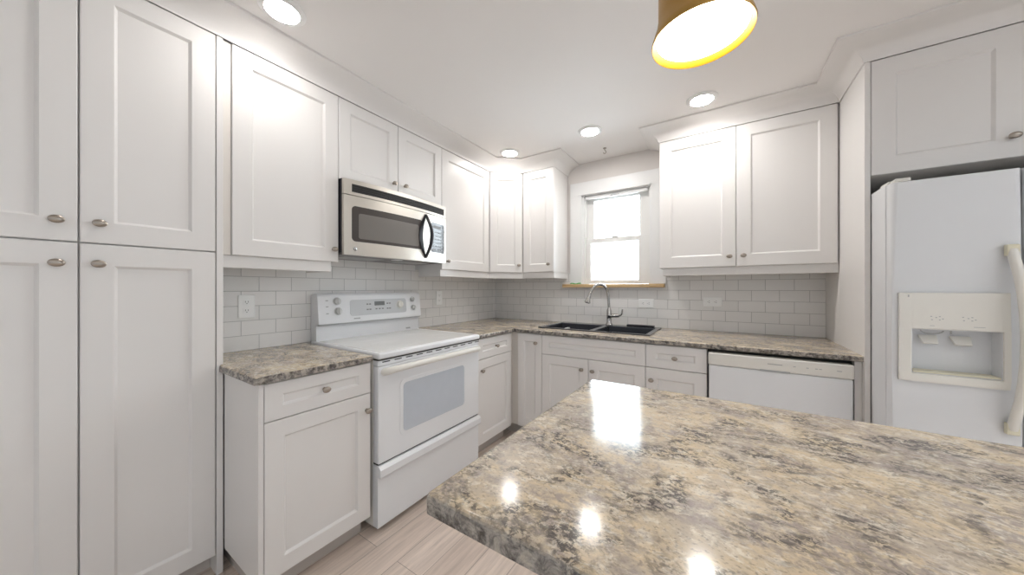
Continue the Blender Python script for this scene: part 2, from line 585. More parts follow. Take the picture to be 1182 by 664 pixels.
# tiled splashbacks (0.006 thick)
b = B(); box(b, 0.0004, 0.006, -2.433, -0.0, ZC, 1.44)
tag(obj('tile_backsplash', b, M['tile_l']), 'white subway tile backsplash on the wall behind the stove', 'backsplash')
b = B()
box(b, 0.006, 2.6955, -0.006, -0.0004, ZC, 1.233)
box(b, 0.006, 0.8985, -0.006, -0.0004, 1.264, 1.374)
box(b, 1.738, 2.6955, -0.006, -0.0004, 1.264, 1.374)
box(b, 0.006, 0.830, -0.006, -0.0004, 1.233, 1.264)
box(b, 1.7295, 2.6955, -0.006, -0.0004, 1.233, 1.264)
tag(obj('tile_backsplash', b, M['tile_b']), 'white subway tile backsplash on the wall behind the sink, below the window', 'backsplash')

# ------------------------------------------------------------------ cabinet parts
def knob(F, a, z, parent, c0=0.02, big=1.0):
    k = B()
    lathe(k, [(0.0085, 0), (0.0075, 0.004), (0.0055, 0.012), (0.006, 0.016)], F.p(a, z, c0), F.n, 16)
    # oval head, wider than high, with a shallow dome
    lathe(k, [(0.006, 0.0155), (0.0125, 0.017), (0.0150, 0.021), (0.0140, 0.025), (0.0095, 0.0282), (0.0, 0.0295)],
          F.p(a, z, c0), F.n, 24, 1.16 * big, 0.88 * big, up=(0, 0, 1))
    return obj('knob', k, M['nickel'], parent, True)

def front(name, F, a0, a1, b0, b1, parent, stile=0.072, rail=None, kn=None):
    d = B(); shaker(d, F, a0, a1, b0, b1, stile, rail)
    o = obj(name, d, M['cab'], parent)
    if kn:
        knob(F, kn[0], kn[1], o)
    return o

def rail_part(F, a0, a1, parent, z0=1.318, z1=1.374, c=0.002, ret=None):
    r = B(); fbox(r, F, a0, a1, z0, z1, c - 0.018, c, 0.0015)
    if ret:
        for q in ret:
            box(r, *q)
    return obj('light_rail', r, M['cab'], parent)

G = 0.0015   # half gap between fronts
FU, FB = LEFT(U), LEFT(BF)
KU, KB = BACK(-U), BACK(-BF)

# --- tall pantry, left
p = thing('pantry_cabinet', 'tall white four-door pantry cabinet at the far left', 'cabinet', (0.15, -2.8, 0))
b = B()
box(b, 0.002, U, -3.17, -2.4560, 0.09, ZT)
obj('carcass', b, M['cab'], p)
b = B(); box(b, 0.002, 0.3145, -2.4555, -2.4335, 0.0, ZT, 0.0015); obj('end_panel', b, M['cab'], p)
b = B(); box(b, 0.002, 0.235, -3.17, -2.4565, 0.0, 0.09); obj('toe_kick', b, M['toe'], p)
front('door', FU, -3.166, -2.8105, 1.3830, 2.3058, p, 0.073, kn=(-2.8526, 1.4495))
front('door', FU, -2.8060, -2.4585, 1.3830, 2.3058, p, 0.073, kn=(-2.7660, 1.4501))
front('door', FU, -3.166, -2.8105, 0.0880, 1.3785, p, 0.073, kn=(-2.8526, 1.3093))
front('door', FU, -2.8060, -2.4585, 0.0880, 1.3785, p, 0.073, kn=(-2.7684, 1.3103))

# --- upper cabinet between pantry and microwave
p = thing('upper_cabinet', 'wide single-door white upper cabinet between the pantry and the microwave', 'cabinet', (0.15, -2.18, ZB))
b = B(); box(b, 0.008, U, -2.4325, -1.9305, ZB, ZT); obj('carcass', b, M['cab'], p)
b = B(); box(b, U, 0.304, -2.4325, -2.4045, ZB, ZT); obj('filler_strip', b, M['carcass'], p)
front('door', FU, -2.4025, -1.9315, ZB, 2.3058, p, 0.072, kn=(-1.9617, 1.4421))
rail_part(FU, -2.4325, -1.964, p, ret=[(0.05, U - .016, -1.982, -1.964, 1.318, 1.374)])

# --- over the microwave
p = thing('upper_cabinet', 'short double-door white cabinet directly above the microwave', 'cabinet', (0.15, -1.53, 1.846))
b = B(); box(b, 0.008, U, -1.9295, -1.1325, 1.846, ZT); obj('carcass', b, M['cab'], p)
front('door', FU, -1.9285, -1.5334, 1.846, 2.3058, p, 0.066, kn=(-1.5699, 1.9132))
front('door', FU, -1.5304, -1.1335, 1.846, 2.3058, p, 0.066, kn=(-1.4801, 1.9169))

# --- right of the microwave
p = thing('upper_cabinet', 'single-door white upper cabinet just right of the microwave', 'cabinet', (0.15, -0.83, ZB))
b = B(); box(b, 0.008, U, -1.1315, -0.530, ZB, ZT); obj('carcass', b, M['cab'], p)
front('door', FU, -1.1305, -0.529, ZB, 2.3058, p, 0.072, kn=(-1.0757, 1.4392))
rail_part(FU, -1.1315, -0.5290, p, ret=[(0.05, U - .016, -1.1315, -1.1135, 1.318, 1.374)])

# --- diagonal corner
p = thing('upper_cabinet', 'angled white corner upper cabinet with one narrow door', 'cabinet', (0.2, -0.2, ZB))
A0, A1 = Vector((0.314, -0.5263, 0)), Vector((0.5485, -0.3139, 0))
du_ = (A1 - A0); LD = du_.length; du_.normalize(); nd = Vector((du_.y, -du_.x, 0))
FD = Frame(A0 - nd * 0.02, du_, nd)
q0, q1 = FD.p(0.016, 0, 0), FD.p(LD - .016, 0, 0)
b = B(); prism(b, [(0.008, -0.008), (0.008, -0.5285), (U, -0.5285), (q0.x, q0.y), (q1.x, q1.y), (0.5475, -U), (0.5475, -0.008)], ZB, ZT)
obj('carcass', b, M['cab'], p)
front('door', FD, 0.004, LD - .006, ZB, 2.3058, p, 0.068, kn=(LD - .042, 1.442))
rail_part(FD, -0.0075, LD + 0.0065, p, ret=[(0.279, 0.296, -0.5283, -0.514, 1.318, 1.374), (0.537, 0.5485, -0.296, -0.279, 1.318, 1.374)])

# --- narrow upper beside the window
p = thing('upper_cabinet', 'narrow white upper cabinet left of the window, beside the angled corner', 'cabinet', (0.7, -0.15, ZB))
b = B(); box(b, 0.549, 0.8642, -U, -0.008, ZB, ZT); obj('carcass', b, M['cab'], p)
b = B(); box(b, 0.8642, 0.8690, -0.312, -0.008, ZB, ZT); obj('end_panel', b, M['cab'], p)
front('door', KU, 0.5530, 0.8630, ZB, 2.3058, p, 0.070, kn=(0.8207, 1.4429))
rail_part(KU, 0.5490, 0.8642, p, ret=[(0.8462, 0.8642, -U + .016, -0.008, 1.318, 1.374)])

# --- pair right of the window
p = thing('upper_cabinet', 'double-door white upper cabinet right of the window, over the dishwasher', 'cabinet', (2.2, -0.15, ZB))
b = B(); box(b, 1.7308, 2.6950, -U, -0.020, ZB, ZT); obj('carcass', b, M['cab'], p)
front('door', KU, 1.7318, 2.1993, ZB, 2.3058, p, 0.076, kn=(2.1632, 1.4399))
front('door', KU, 2.2023, 2.6870, ZB, 2.3058, p, 0.076, kn=(2.2392, 1.4421))
rail_part(KU, 1.752, 2.6950, p, ret=[(1.752, 1.770, -U + .016, -0.020, 1.318, 1.374)])

# --- tall end panel and over-fridge cabinet
b = B(); box(b, 2.6962, 2.7158, -0.703, -0.001, 0, ZT, 0.001)
tag(obj('tall_end_panel', b, M['cab'], origin=(2.706, -0.35, 0)), 'tall narrow white panel standing between dishwasher and refrigerator', 'panel')
KF = BACK(-0.683)
p = thing('upper_cabinet', 'white double-door cabinet above the refrigerator', 'cabinet', (3.16, -0.35, 1.763))
b = B(); box(b, 2.7168, 3.62, -0.683, -0.001, 1.763, ZT); obj('carcass', b, M['carcass'], p)
front('door', KF, 2.7180, 3.1560, 1.763, 2.3058, p, 0.078, kn=(3.117, 1.8464))
front('door', KF, 3.1590, 3.6190, 1.763, 2.3058, p, 0.078, kn=(3.200, 1.8464))

# ------------------------------------------------------------------ crown mouldings (cove)
PROFILE = [(0.0, 2.3072), (0.006, 2.3072), (0.007, 2.313), (0.014, 2.330), (0.028, 2.348), (0.048, 2.364),
           (0.072, 2.377), (0.096, 2.385), (0.110, 2.388), (0.119, 2.392), (0.120, 2.4018), (0.0, 2.4018)]
def crown(bm, path):
    P = [Vector((x, y)) for x, y in path]
    offs = []
    for i in range(len(P)):
        ns = []
        if i > 0:
            d = (P[i] - P[i - 1]).normalized(); ns.append(Vector((d.y, -d.x)))
        if i < len(P) - 1:
            d = (P[i + 1] - P[i]).normalized(); ns.append(Vector((d.y, -d.x)))
        m = sum(ns, Vector((0, 0))).normalized()
        offs.append(m / m.dot(ns[0]))
    rings = [[bm.verts.new((P[i].x + offs[i].x * o, P[i].y + offs[i].y * o, z)) for o, z in PROFILE] for i in range(len(P))]
    n = len(PROFILE)
    for r0, r1 in zip(rings, rings[1:]):
        for k in range(n):
            bm.faces.new((r0[k], r0[(k + 1) % n], r1[(k + 1) % n], r1[k]))
    bm.faces.new(rings[0]); bm.faces.new(rings[-1])
b = B(); crown(b, [(0.314, -3.17), (0.314, -0.5263), (0.5485, -0.3139), (0.8690, -0.3139), (0.8690, -0.001)])
tag(obj('crown_molding', b, M['cab'], smooth=True, origin=(0.314, -1.5, 2.307)), 'white crown molding running along pantry and left upper cabinets to the corner', 'molding')
b = B(); crown(b, [(1.7308, -0.001), (1.7308, -0.3139), (2.6962, -0.3139), (2.6962, -0.7030), (3.62, -0.7030)])
tag(obj('crown_molding', b, M['cab'], smooth=True, origin=(2.5, -0.4, 2.307)), 'white crown molding stepping over the right upper cabinets and refrigerator cabinet', 'molding')

# ------------------------------------------------------------------ base cabinets
ZF0, ZF1 = 0.7150, 0.8620     # drawer fronts
ZO0, ZO1 = 0.1028, 0.7115     # doors
p = thing('base_cabinet', 'white base cabinet with drawer and door between pantry and stove', 'cabinet', (0.33, -2.2, 0))
b = B(); box(b, 0.008, BF, -2.4130, -1.9710, 0.1028, ZD); obj('carcass', b, M['cab'], p)
b = B(); box(b, 0.3165, 0.6715, -2.4303, -2.4130, 0.1028, ZD); obj('end_panel', b, M['cab'], p)
b = B(); box(b, 0.10, 0.5942, -2.4000, -1.9730, 0.0, 0.1028); obj('toe_kick', b, M['toe'], p)
front('drawer', FB, -2.4110, -1.9705, ZF0, ZF1, p, 0.060, 0.050, kn=(-2.1906, 0.7885))
front('door', FB, -2.4110, -1.9705, ZO0, ZO1, p, 0.066, kn=(-1.9924, 0.634))

p = thing('base_cabinet', 'narrow white base cabinet with drawer and door just right of the stove', 'cabinet', (0.33, -0.92, 0))
b = B(); box(b, 0.008, BF, -1.1440, -0.7060, 0.1028, ZD); obj('carcass', b, M['cab'], p)
b = B(); box(b, 0.10, 0.5942, -1.1440, -0.7060, 0.0, 0.1028); obj('toe_kick', b, M['toe'], p)
front('drawer', FB, -1.1420, -0.7065, ZF0, ZF1, p, 0.060, 0.050, kn=(-0.9205, 0.7888))
front('door', FB, -1.1420, -0.7065, ZO0, ZO1, p, 0.066, kn=(-1.0995, 0.6327))

p = thing('base_cabinet', 'white corner base cabinet with one tall narrow door, left of the sink cabinet', 'cabinet', (0.5, -0.33, 0))
b = B()
box(b, 0.008, 0.835, -BF, -0.008, 0.1028, ZD)
box(b, 0.835, 0.9352, -BF, -0.60, 0.1028, ZD)
obj('carcass', b, M['cab'], p)
b = B()
box(b, 0.630, BF - .001, -0.7050, -BF - .0005, 0.1028, ZD)
box(b, BF - .001, 0.7120, -0.6600, -BF - .0005, 0.1028, ZD)
obj('corner_filler', b, M['carcass'], p)
b = B(); box(b, 0.10, 0.9352, -0.5942, -0.10, 0.0, 0.1028); obj('toe_kick', b, M['toe'], p)
front('door', KB, 0.7162, 0.9350, ZO0, ZF1, p, 0.056, 0.060, kn=(0.8900, 0.7933))

p = thing('base_cabinet', 'white sink base cabinet with false drawer front over two doors', 'cabinet', (1.32, -0.33, 0))
b = B()
box(b, 0.9362, 0.9542, -BF, -0.010, 0.1028, ZD)
box(b, 1.6834, 1.7014, -BF, -0.010, 0.1028, ZD)
box(b, 0.9542, 1.6834, -BF, -0.010, 0.1028, 0.1208)
box(b, 0.9542, 1.6834, -0.030, -0.010, 0.1208, 0.60)
box(b, 0.9542, 1.6834, -BF, -0.632, 0.1208, 0.66)
box(b, 0.9542, 1.6834, -BF, -0.632, 0.66, ZD)
obj('carcass', b, M['cab'], p)
b = B(); box(b, 0.9362, 1.7014, -0.5942, -0.10, 0.0, 0.1028); obj('toe_kick', b, M['toe'], p)
front('false_drawer_front', KB, 0.9380, 1.6999, ZF0, ZF1, p, 0.060, 0.050)
front('door', KB, 0.9380, 1.3124, ZO0, ZO1, p, 0.066, kn=(1.2676, 0.636))
front('door', KB, 1.3154, 1.6999, ZO0, ZO1, p, 0.066, kn=(1.3485, 0.6347))

p = thing('base_cabinet', 'white base cabinet with drawer and door between sink cabinet and dishwasher', 'cabinet', (1.87, -0.33, 0))
b = B(); box(b, 1.7024, 2.0468, -BF, -0.010, 0.1028, ZD); obj('carcass', b, M['cab'], p)
b = B(); box(b, 1.7024, 2.0468, -0.5942, -0.10, 0.0, 0.1028); obj('toe_kick', b, M['toe'], p)
front('drawer', KB, 1.7029, 2.0463, ZF0, ZF1, p, 0.060, 0.050, kn=(1.8746, 0.7875))
front('door', KB, 1.7029, 2.0463, ZO0, ZO1, p, 0.066, kn=(1.7382, 0.6334))

b = B(); box(b, 2.6690, 2.6955, -0.6728, -0.02, 0, ZD, 0.001)
tag(obj('base_end_panel', b, M['cab'], origin=(2.68, -0.35, 0)), 'narrow white upright filler panel at the right side of the dishwasher', 'panel')

# ------------------------------------------------------------------ countertops
b = B()
slab(b, [0.0065, 0.3165, DC], [-2.4475, -2.4330, -1.9725], lambda i, j: not (i == 0 and j == 0), ZD + .0005, ZC)
bevel_where(b, lambda p, q: (p.x > .69 and q.x > .69 and abs(p.z - q.z) < .001) or (p.y < -2.44 and q.y < -2.44 and abs(p.z - q.z) < .001 and p.z > ZC - .01) or (p.x > .69 and q.x > .69 and p.y < -2.44 and q.y < -2.44), 0.008)
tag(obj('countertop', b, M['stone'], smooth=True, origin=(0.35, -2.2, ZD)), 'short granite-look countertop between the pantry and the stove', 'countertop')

SX0, SX1, SY0, SY1 = 0.842, 1.708, -0.556, -0.050
xs = [0.0065, DC, SX0 + .02, SX1 - .02, 2.6955]
ys = [-1.1460, -DC, SY0 + .02, SY1 - .02, -0.0065]
b = B()
slab(b, xs, ys, lambda i, j: (j > 0 or i == 0) and not (i == 2 and j == 2), ZD + .0005, ZC)
bmesh.ops.remove_doubles(b, verts=b.verts, dist=1e-6)
bevel_where(b, lambda p, q: abs(p.z - q.z) < .001 and ((abs(p.x - DC) < .001 and abs(q.x - DC) < .001 and max(p.y, q.y) < -DC + .001) or
            (abs(p.y + DC) < .001 and abs(q.y + DC) < .001 and min(p.x, q.x) > DC - .001)) and sum(1 for _ in (0,)) and True, 0.008)
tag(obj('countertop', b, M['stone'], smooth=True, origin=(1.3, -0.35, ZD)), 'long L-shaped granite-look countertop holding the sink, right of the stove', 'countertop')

# ------------------------------------------------------------------ double bowl sink
sk = thing('kitchen_sink', 'black double-bowl drop-in sink under the window', 'sink', (1.275, -0.3, ZC))
bx = [SX0, SX0 + .032, 1.268, 1.308, SX1 - .034, SX1]
by = [SY0, SY0 + .028, -0.150, SY1]
b = B()
slab(b, bx, by, lambda i, j: not (j == 1 and i in (1, 3)), ZC + .0003, ZC + .0085)
bevel_where(b, lambda p, q: p.z > ZC + .008 and q.z > ZC + .008, 0.0035, 2)
obj('rim', b, M['sinkrim'], sk, True)
for x0, x1 in ((bx[1], bx[2]), (bx[3], bx[4])):
    s = B()
    y0, y1 = by[1], by[2]
    zt, zb = ZC + .0005, ZC - 0.21
    t = [s.verts.new(v) for v in ((x0, y0, zt), (x1, y0, zt), (x1, y1, zt), (x0, y1, zt))]
    m_ = [s.verts.new(v) for v in ((x0 + .012, y0 + .012, zb + .03), (x1 - .012, y0 + .012, zb + .03), (x1 - .012, y1 - .012, zb + .03), (x0 + .012, y1 - .012, zb + .03))]
    l_ = [s.verts.new(v) for v in ((x0 + .045, y0 + .045, zb), (x1 - .045, y0 + .045, zb), (x1 - .045, y1 - .045, zb), (x0 + .045, y1 - .045, zb))]
    for r0, r1 in ((t, m_), (m_, l_)):
        for k in range(4):
            s.faces.new((r0[k], r0[(k + 1) % 4], r1[(k + 1) % 4], r1[k]))
    s.faces.new(l_)
    bowl = obj('bowl', s, M['sink'], sk)
    so2 = bowl.modifiers.new('thick', 'SOLIDIFY'); so2.thickness = 0.004; so2.offset = -1 
    s = B(); lathe(s, [(0.043, 0), (0.043, 0.003), (0.036, 0.005), (0.030, 0.002), (0, 0.002)], ((x0 + x1) / 2, (y0 + y1) / 2, zb + .0005), n=24)
    obj('drain', s, M['chrome'], bowl, True)

b = B(); box(b, 1.445, 1.662, -0.112, -0.068, ZC + .0088, ZC + .024, 0.005)  # plain low black bar on the right rear rim
tag(obj('black_strip', b, M['black'], origin=(1.55, -0.09, ZC + .0088)), 'low black strip lying on the right rear rim of the sink', 'tray')

# ------------------------------------------------------------------ faucet
fz = ZC + .0088
f = thing('faucet', 'tall chrome gooseneck faucet standing behind the sink', 'faucet', (1.290, -0.080, fz))
b = B(); lathe(b, [(0.030, 0), (0.030, 0.006), (0.025, 0.012), (0.0205, 0.02), (0.0205, 0.075), (0.0215, 0.078), (0.0215, 0.084), (0.0205, 0.087), (0.0195, 0.125), (0.0145, 0.140), (0.0125, 0.15)], (1.290, -0.080, fz))
obj('base', b, M['chrome'], f, True)
pts = [(1.290, -0.080, fz + .145), (1.288, -0.082, 1.10), (1.284, -0.086, 1.17), (1.275, -0.096, 1.222), (1.250, -0.118, 1.255), (1.218, -0.140, 1.262), (1.188, -0.163, 1.245), (1.165, -0.182, 1.205), (1.153, -0.192, 1.165)]
b = B(); tube(b, pts, 0.0118, 16, smoothpath=2); obj('neck', b, M['chrome'], f, True)
b = B(); tube(b, [(1.154, -0.191, 1.170), (1.150, -0.195, 1.150), (1.146, -0.198, 1.132), (1.139, -0.203, 1.108), (1.137, -0.205, 1.100)], [0.0125, 0.0150, 0.0155, 0.0260, 0.0265], 20)
h = obj('spray_head', b, M['chrome'], f, True)
b = B(); tube(b, [(1.1372, -0.2048, 1.1005), (1.1362, -0.2056, 1.0965)], 0.0195, 20); obj('spray_face', b, M['black'], h, True)
b = B(); tube(b, [(1.300, -0.080, 0.985), (1.340, -0.080, 0.988), (1.375, -0.080, 0.990)], [0.0165, 0.0165, 0.0155], 16)
tube(b, [(1.372, -0.080, 0.990), (1.394, -0.080, 1.000), (1.402, -0.080, 1.020), (1.405, -0.080, 1.046)], [0.011, 0.009, 0.007, 0.006], 12, smoothpath=1)
obj('lever', b, M['chrome'], f, True)

# ------------------------------------------------------------------ stove
RY0, RY1 = -1.9465, -1.1585
r = thing('stove', 'white freestanding electric stove with glass cooktop between base cabinets', 'stove', (0.35, -1.55, 0))
b = B(); box(b, 0.010, 0.655, RY0, RY1, 0.032, 0.868, 0.003); obj('body', b, M['bisque'], r)
for (x, y) in ((0.08, RY0 + .06), (0.08, RY1 - .06), (0.60, RY0 + .06), (0.60, RY1 - .06)):
    b = B(); lathe(b, [(0.018, 0), (0.018, 0.031)], (x, y, 0.0005), n=12)
    obj('foot', b, M['black'], r)
b = B(); box(b, 0.030, 0.708, RY0 - .003, RY1 + .003, 0.8720, 0.9045, 0.011, 4); ct = obj('cooktop', b, M['white'], r, True)
b = B(); box(b, 0.088, 0.680, RY0 + .022, RY1 - .022, 0.9030, 0.9058, 0.0008, 1); gs = obj('glass_surface', b, M['glasstop'], ct)
for (x, y, rad) in ((0.245, -1.74, 0.078), (0.245, -1.37, 0.100), (0.525, -1.74, 0.112), (0.525, -1.37, 0.080)):
    b = B()
    for rr_ in (rad, rad * 0.62):
        vs = [[b.verts.new((x + q * math.cos(2 * PI * k / 56), y + q * math.sin(2 * PI * k / 56), z)) for k in range(56)]
              for q, z in ((rr_ - .0022, 0.9058), (rr_ - .0015, 0.9061), (rr_ - .0007, 0.9061), (rr_, 0.9058))]
        for r0, r1 in zip(vs, vs[1:]):
            for k in range(56):
                b.faces.new((r0[k], r0[(k + 1) % 56], r1[(k + 1) % 56], r1[k]))
    obj('burner_marking', b, M['ring'], ct, True)
# backguard with sloped control panel
prof = [(0.008, 0.900), (0.074, 0.900), (0.070, 1.000), (0.098, 1.004), (0.103, 1.008), (0.086, 1.172), (0.080, 1.186), (0.066, 1.194), (0.030, 1.194), (0.008, 1.188)]
b = B(); extrude_y(b, prof, -1.934, -1.150)
bevel_where(b, lambda p, q: abs(p.y - q.y) < 1e-5 and (p.z > 1.0 and q.z > 1.0), 0.005, 2)
bgd = obj('backguard', b, M['white'], r, True)
b = B(); extrude_y(b, [(0.0705, 0.9965), (0.0705, 1.0035), (0.0985, 1.0045), (0.0985, 1.0010)], -1.925, -1.158); obj('painted_shadow', b, M['softgrey'], bgd)  # solid grey strip painting the shade under the control panel's overhang
sl = Vector((0.086 - 0.103, 0, 1.172 - 1.008)).normalized()
nn = Vector((sl.z, 0, -sl.x)).normalized()
class Slope:
    n = nn
    def p(s, a, bz, c):
        k = (bz - 1.008) / sl.z
        return Vector((0.103, a, 1.008)) + sl * k + nn * c
FS = Slope()
b = B(); rounded(b, FS, -1.735, -1.290, 1.045, 1.150, 0.018, 0.0002, 0.0016); ov = obj('control_overlay', b, M['panelgrey'], bgd)
b = B(); rounded(b, FS, -1.558, -1.478, 1.106, 1.134, 0.003, 0.0017, 0.0024); obj('clock_display', b, M['lcd'], bgd)
for a, z in [(a, z) for a in (-1.612, -1.592, -1.455, -1.435) for z in (1.118, 1.082)] + [(-1.545, 1.083), (-1.520, 1.083), (-1.495, 1.083)]:
    b = B(); fbox(b, FS, a - .007, a + .007, z - .004, z + .004, 0.0017, 0.0023)
    obj('button', b, M['mark'], bgd)
b = B()
fbox(b, FS, -1.712, -1.668, 1.024, 1.032, 0.0002, 0.0009)
obj('printed_name', b, M['softgrey'], bgd)
for z in (1.150, 1.112, 1.070):
    b = B(); fbox(b, FS, -1.888, -1.872, z - .003, z + .003, 0.0002, 0.0009)
    obj('printed_mark', b, M['softgrey'], bgd)
for a, z, rad in ((-1.8193, 1.1445, 0.021), (-1.8138, 1.0814, 0.021), (-1.2322, 1.1416, 0.017), (-1.2251, 1.0783, 0.017), (-1.3486, 1.1064, 0.024)):
    k = B(); lathe(k, [(rad * 1.18, 0.0005), (rad * 1.18, 0.003), (rad, 0.004), (rad * .92, 0.016), (rad * .8, 0.018), (0, 0.018)], FS.p(a, z, 0.001), nn, 24)
    fbox(k, FS, a - .0035, a + .0035, z - rad * .85, z + rad * .85, 0.017, 0.024, 0.0015)
    obj('control_knob', k, M['knobgrey'] if rad < .022 else M['bisque'], bgd, True)
b = B(); box(b, 0.0745, 0.0755, -1.276, -1.236, 0.914, 0.924); obj('maker_mark', b, M['softgrey'], bgd)
# front: vent trim, door, drawer
b = B(); box(b, 0.655, 0.696, RY0 + .001, RY1 - .001, 0.838, 0.866, 0.003); vt = obj('vent_trim', b, M['white'], r)
n_ = 11
for k in range(n_):
    y = -1.925 + k * (0.749 / (n_ - 1)) * 0.965 + 0.004
    b = B(); box(b, 0.6945, 0.6968, y, y + 0.044, 0.8535, 0.8585)
    obj('vent_slot', b, M['black'], vt)
b = B(); box(b, 0.655, 0.702, RY0 + .001, RY1 - .001, 0.8665, 0.8715); obj('top_gap', b, M['dark'], r)
FO = LEFT(0.655)
b = B(); fbox(b, FO, RY0 + .001, RY1 - .001, 0.352, 0.836, 0, 0.045, 0.006, 3); od = obj('oven_door', b, M['white'], r, True)
b = B(); rounded(b, FO, -1.818, -1.296, 0.446, 0.744, 0.03, 0.0445, 0.0475); obj('window_frame', b, M['white'], od)
b = B(); rounded(b, FO, -1.798, -1.316, 0.465, 0.724, 0.022, 0.047, 0.0485); obj('oven_window', b, M['ovenglass'], od)
hy0, hy1 = -1.915, -1.190
b = B(); tube(b, [(0.698, hy0, 0.806), (0.725, hy0 + .004, 0.812), (0.742, hy0 + .035, 0.818), (0.745, hy0 + .1, 0.819), (0.747, -1.55, 0.820), (0.745, hy1 - .1, 0.819), (0.742, hy1 - .035, 0.818), (0.725, hy1 - .004, 0.812), (0.698, hy1, 0.806)],
     [0.019, 0.018, 0.0165, 0.0155, 0.015, 0.0155, 0.0165, 0.018, 0.019], 16, smoothpath=2)
obj('oven_handle', b, M['bisque'], od, True)
b = B(); box(b, 0.655, 0.690, RY0 + .004, RY1 - .004, 0.345, 0.352); obj('door_gap', b, M['dark'], r)
b = B()
extrude_y(b, [(0.655, 0.034), (0.694, 0.034), (0.695, 0.040), (0.695, 0.286), (0.716, 0.2885), (0.719, 0.294), (0.718, 0.328), (0.702, 0.3435), (0.655, 0.3435)], RY0 + .001, RY1 - .001)
obj('storage_drawer', b, M['white'], r)

# ------------------------------------------------------------------ over-the-range microwave
MY0, MY1, MZ0, MZ1 = -1.9265, -1.1355, 1.415, 1.8445
mw = thing('microwave', 'stainless steel over-the-range microwave with curved black handle', 'microwave', (0.18, -1.53, MZ0))
b = B(); box(b, 0.0075, 0.338, MY0, MY1, MZ0 + .012, MZ1); obj('case', b, M['black'], mw)
b = B()
box(b, 0.012, 0.345, MY0 + .004, MY1 - .004, MZ0, MZ0 + .0118, 0.003)
un = obj('underside', b, M['under'], mw)
for y0, y1 in ((-1.86, -1.60), (-1.47, -1.21)):
    b = B(); box(b, 0.10, 0.26, y0, y1, MZ0 - .003, MZ0 - .0002, 0.001)
    obj('filter_grille', b, M['softgrey'], un)
b = B(); box(b, 0.275, 0.325, -1.56, -1.505, MZ0 - .0025, MZ0 - .0002); obj('lamp_cover', b, M['outlet'], un)
YC = (MY0 + MY1) / 2
bow = lambda y: 0.358 + 0.030 * (1 - ((y - YC) / 0.40) ** 2)
def bowed(bm, y0, y1, z0, z1, back, out, r=0.0, n=24, lo=None):
    """plate following the bowed door; r rounds its corners"""
    ys_ = sorted(set([y0 + (y1 - y0) * k / n for k in range(n + 1)] + ([y0 + r * (1 - math.cos(k * PI / 10)) for k in range(6)] + [y1 - r * (1 - math.cos(k * PI / 10)) for k in range(6)] if r else [])))
    rings = []
    for y in ys_:
        e = min(y - y0, y1 - y)
        d = r - math.sqrt(max(0, r * r - (r - e) ** 2)) if r and e < r else 0
        d = min(d, r * 0.98)
        x1 = bow(y) + out
        x0 = back if back is not None else bow(y)
        zl = (lo(y) if lo else z0) + d
        rings.append([bm.verts.new(v) for v in ((x0, y, zl), (x1, y, zl), (x1, y, z1 - d), (x0, y, z1 - d))])
    for a, c in zip(rings, rings[1:]):
        for k in range(4):
            bm.faces.new((a[k], a[(k + 1) % 4], c[(k + 1) % 4], c[k]))
    bm.faces.new(rings[0]); bm.faces.new(rings[-1])
    return bm
low = lambda y: 1.4165 - 0.002 * (1 - ((y - YC) / 0.4) ** 2)
b = B(); bowed(b, MY0, -1.3160, 1.4165, 1.7525, 0.3395, 0.0, lo=low); md = obj('door', b, M['steel'], mw, True)
b = B(); bowed(b, -1.3140, MY1, 1.4165, 1.7525, 0.3395, 0.0, lo=low); mp_ = obj('control_panel', b, M['steel'], mw, True)
b = B(); bowed(b, MY0, MY1, 1.7560, MZ1 - .001, 0.3395, 0.0); vg = obj('vent_panel', b, M['steel'], mw, True)
b = B(); bowed(b, -1.8835, -1.1600, 1.7735, 1.8185, None, 0.0012); sg = obj('vent_grille', b, M['dark'], vg, True)
b = B()
for k in range(4):
    z = 1.7775 + k * 0.0118
    bowed(b, -1.8800, -1.1640, z, z + 0.0028, None, 0.0036)
obj('louvre', b, M['black'], sg, True)
b = B(); bowed(b, -1.8840, -1.3830, 1.4935, 1.6955, None, 0.0012, 0.022); wt = obj('window_border', b, M['mwtrim'], md, True)
b = B(); bowed(b, -1.8460, -1.4200, 1.5115, 1.6570, None, 0.0020, 0.012); obj('window', b, M['mwglass'], md, True)
b = B(); bowed(b, -1.3000, -1.1560, 1.4850, 1.7000, None, 0.0012, 0.014); kp = obj('keypad', b, M['mwpanel'], mp_, True)
b = B(); bowed(b, -1.2820, -1.1980, 1.6600, 1.6820, None, 0.0018); obj('clock_display', b, M['keys'], mp_, True)
b = B()
random.seed(4)
for i in range(6):
    for j in range(4):
        y = -1.285 + j * 0.030; z = 1.502 + i * 0.025
        bowed(b, y, y + 0.017, z, z + 0.009, None, 0.0017, n=2)
obj('keypad_print', b, M['keys'], mp_)
b = B(); lathe(b, [(0.0115, 0), (0.0115, 0.0015), (0.009, 0.003), (0, 0.003)], (bow(-1.866), -1.866, 1.4515), (1, 0, 0), 20); obj('round_badge', b, M['chrome'], md, True)
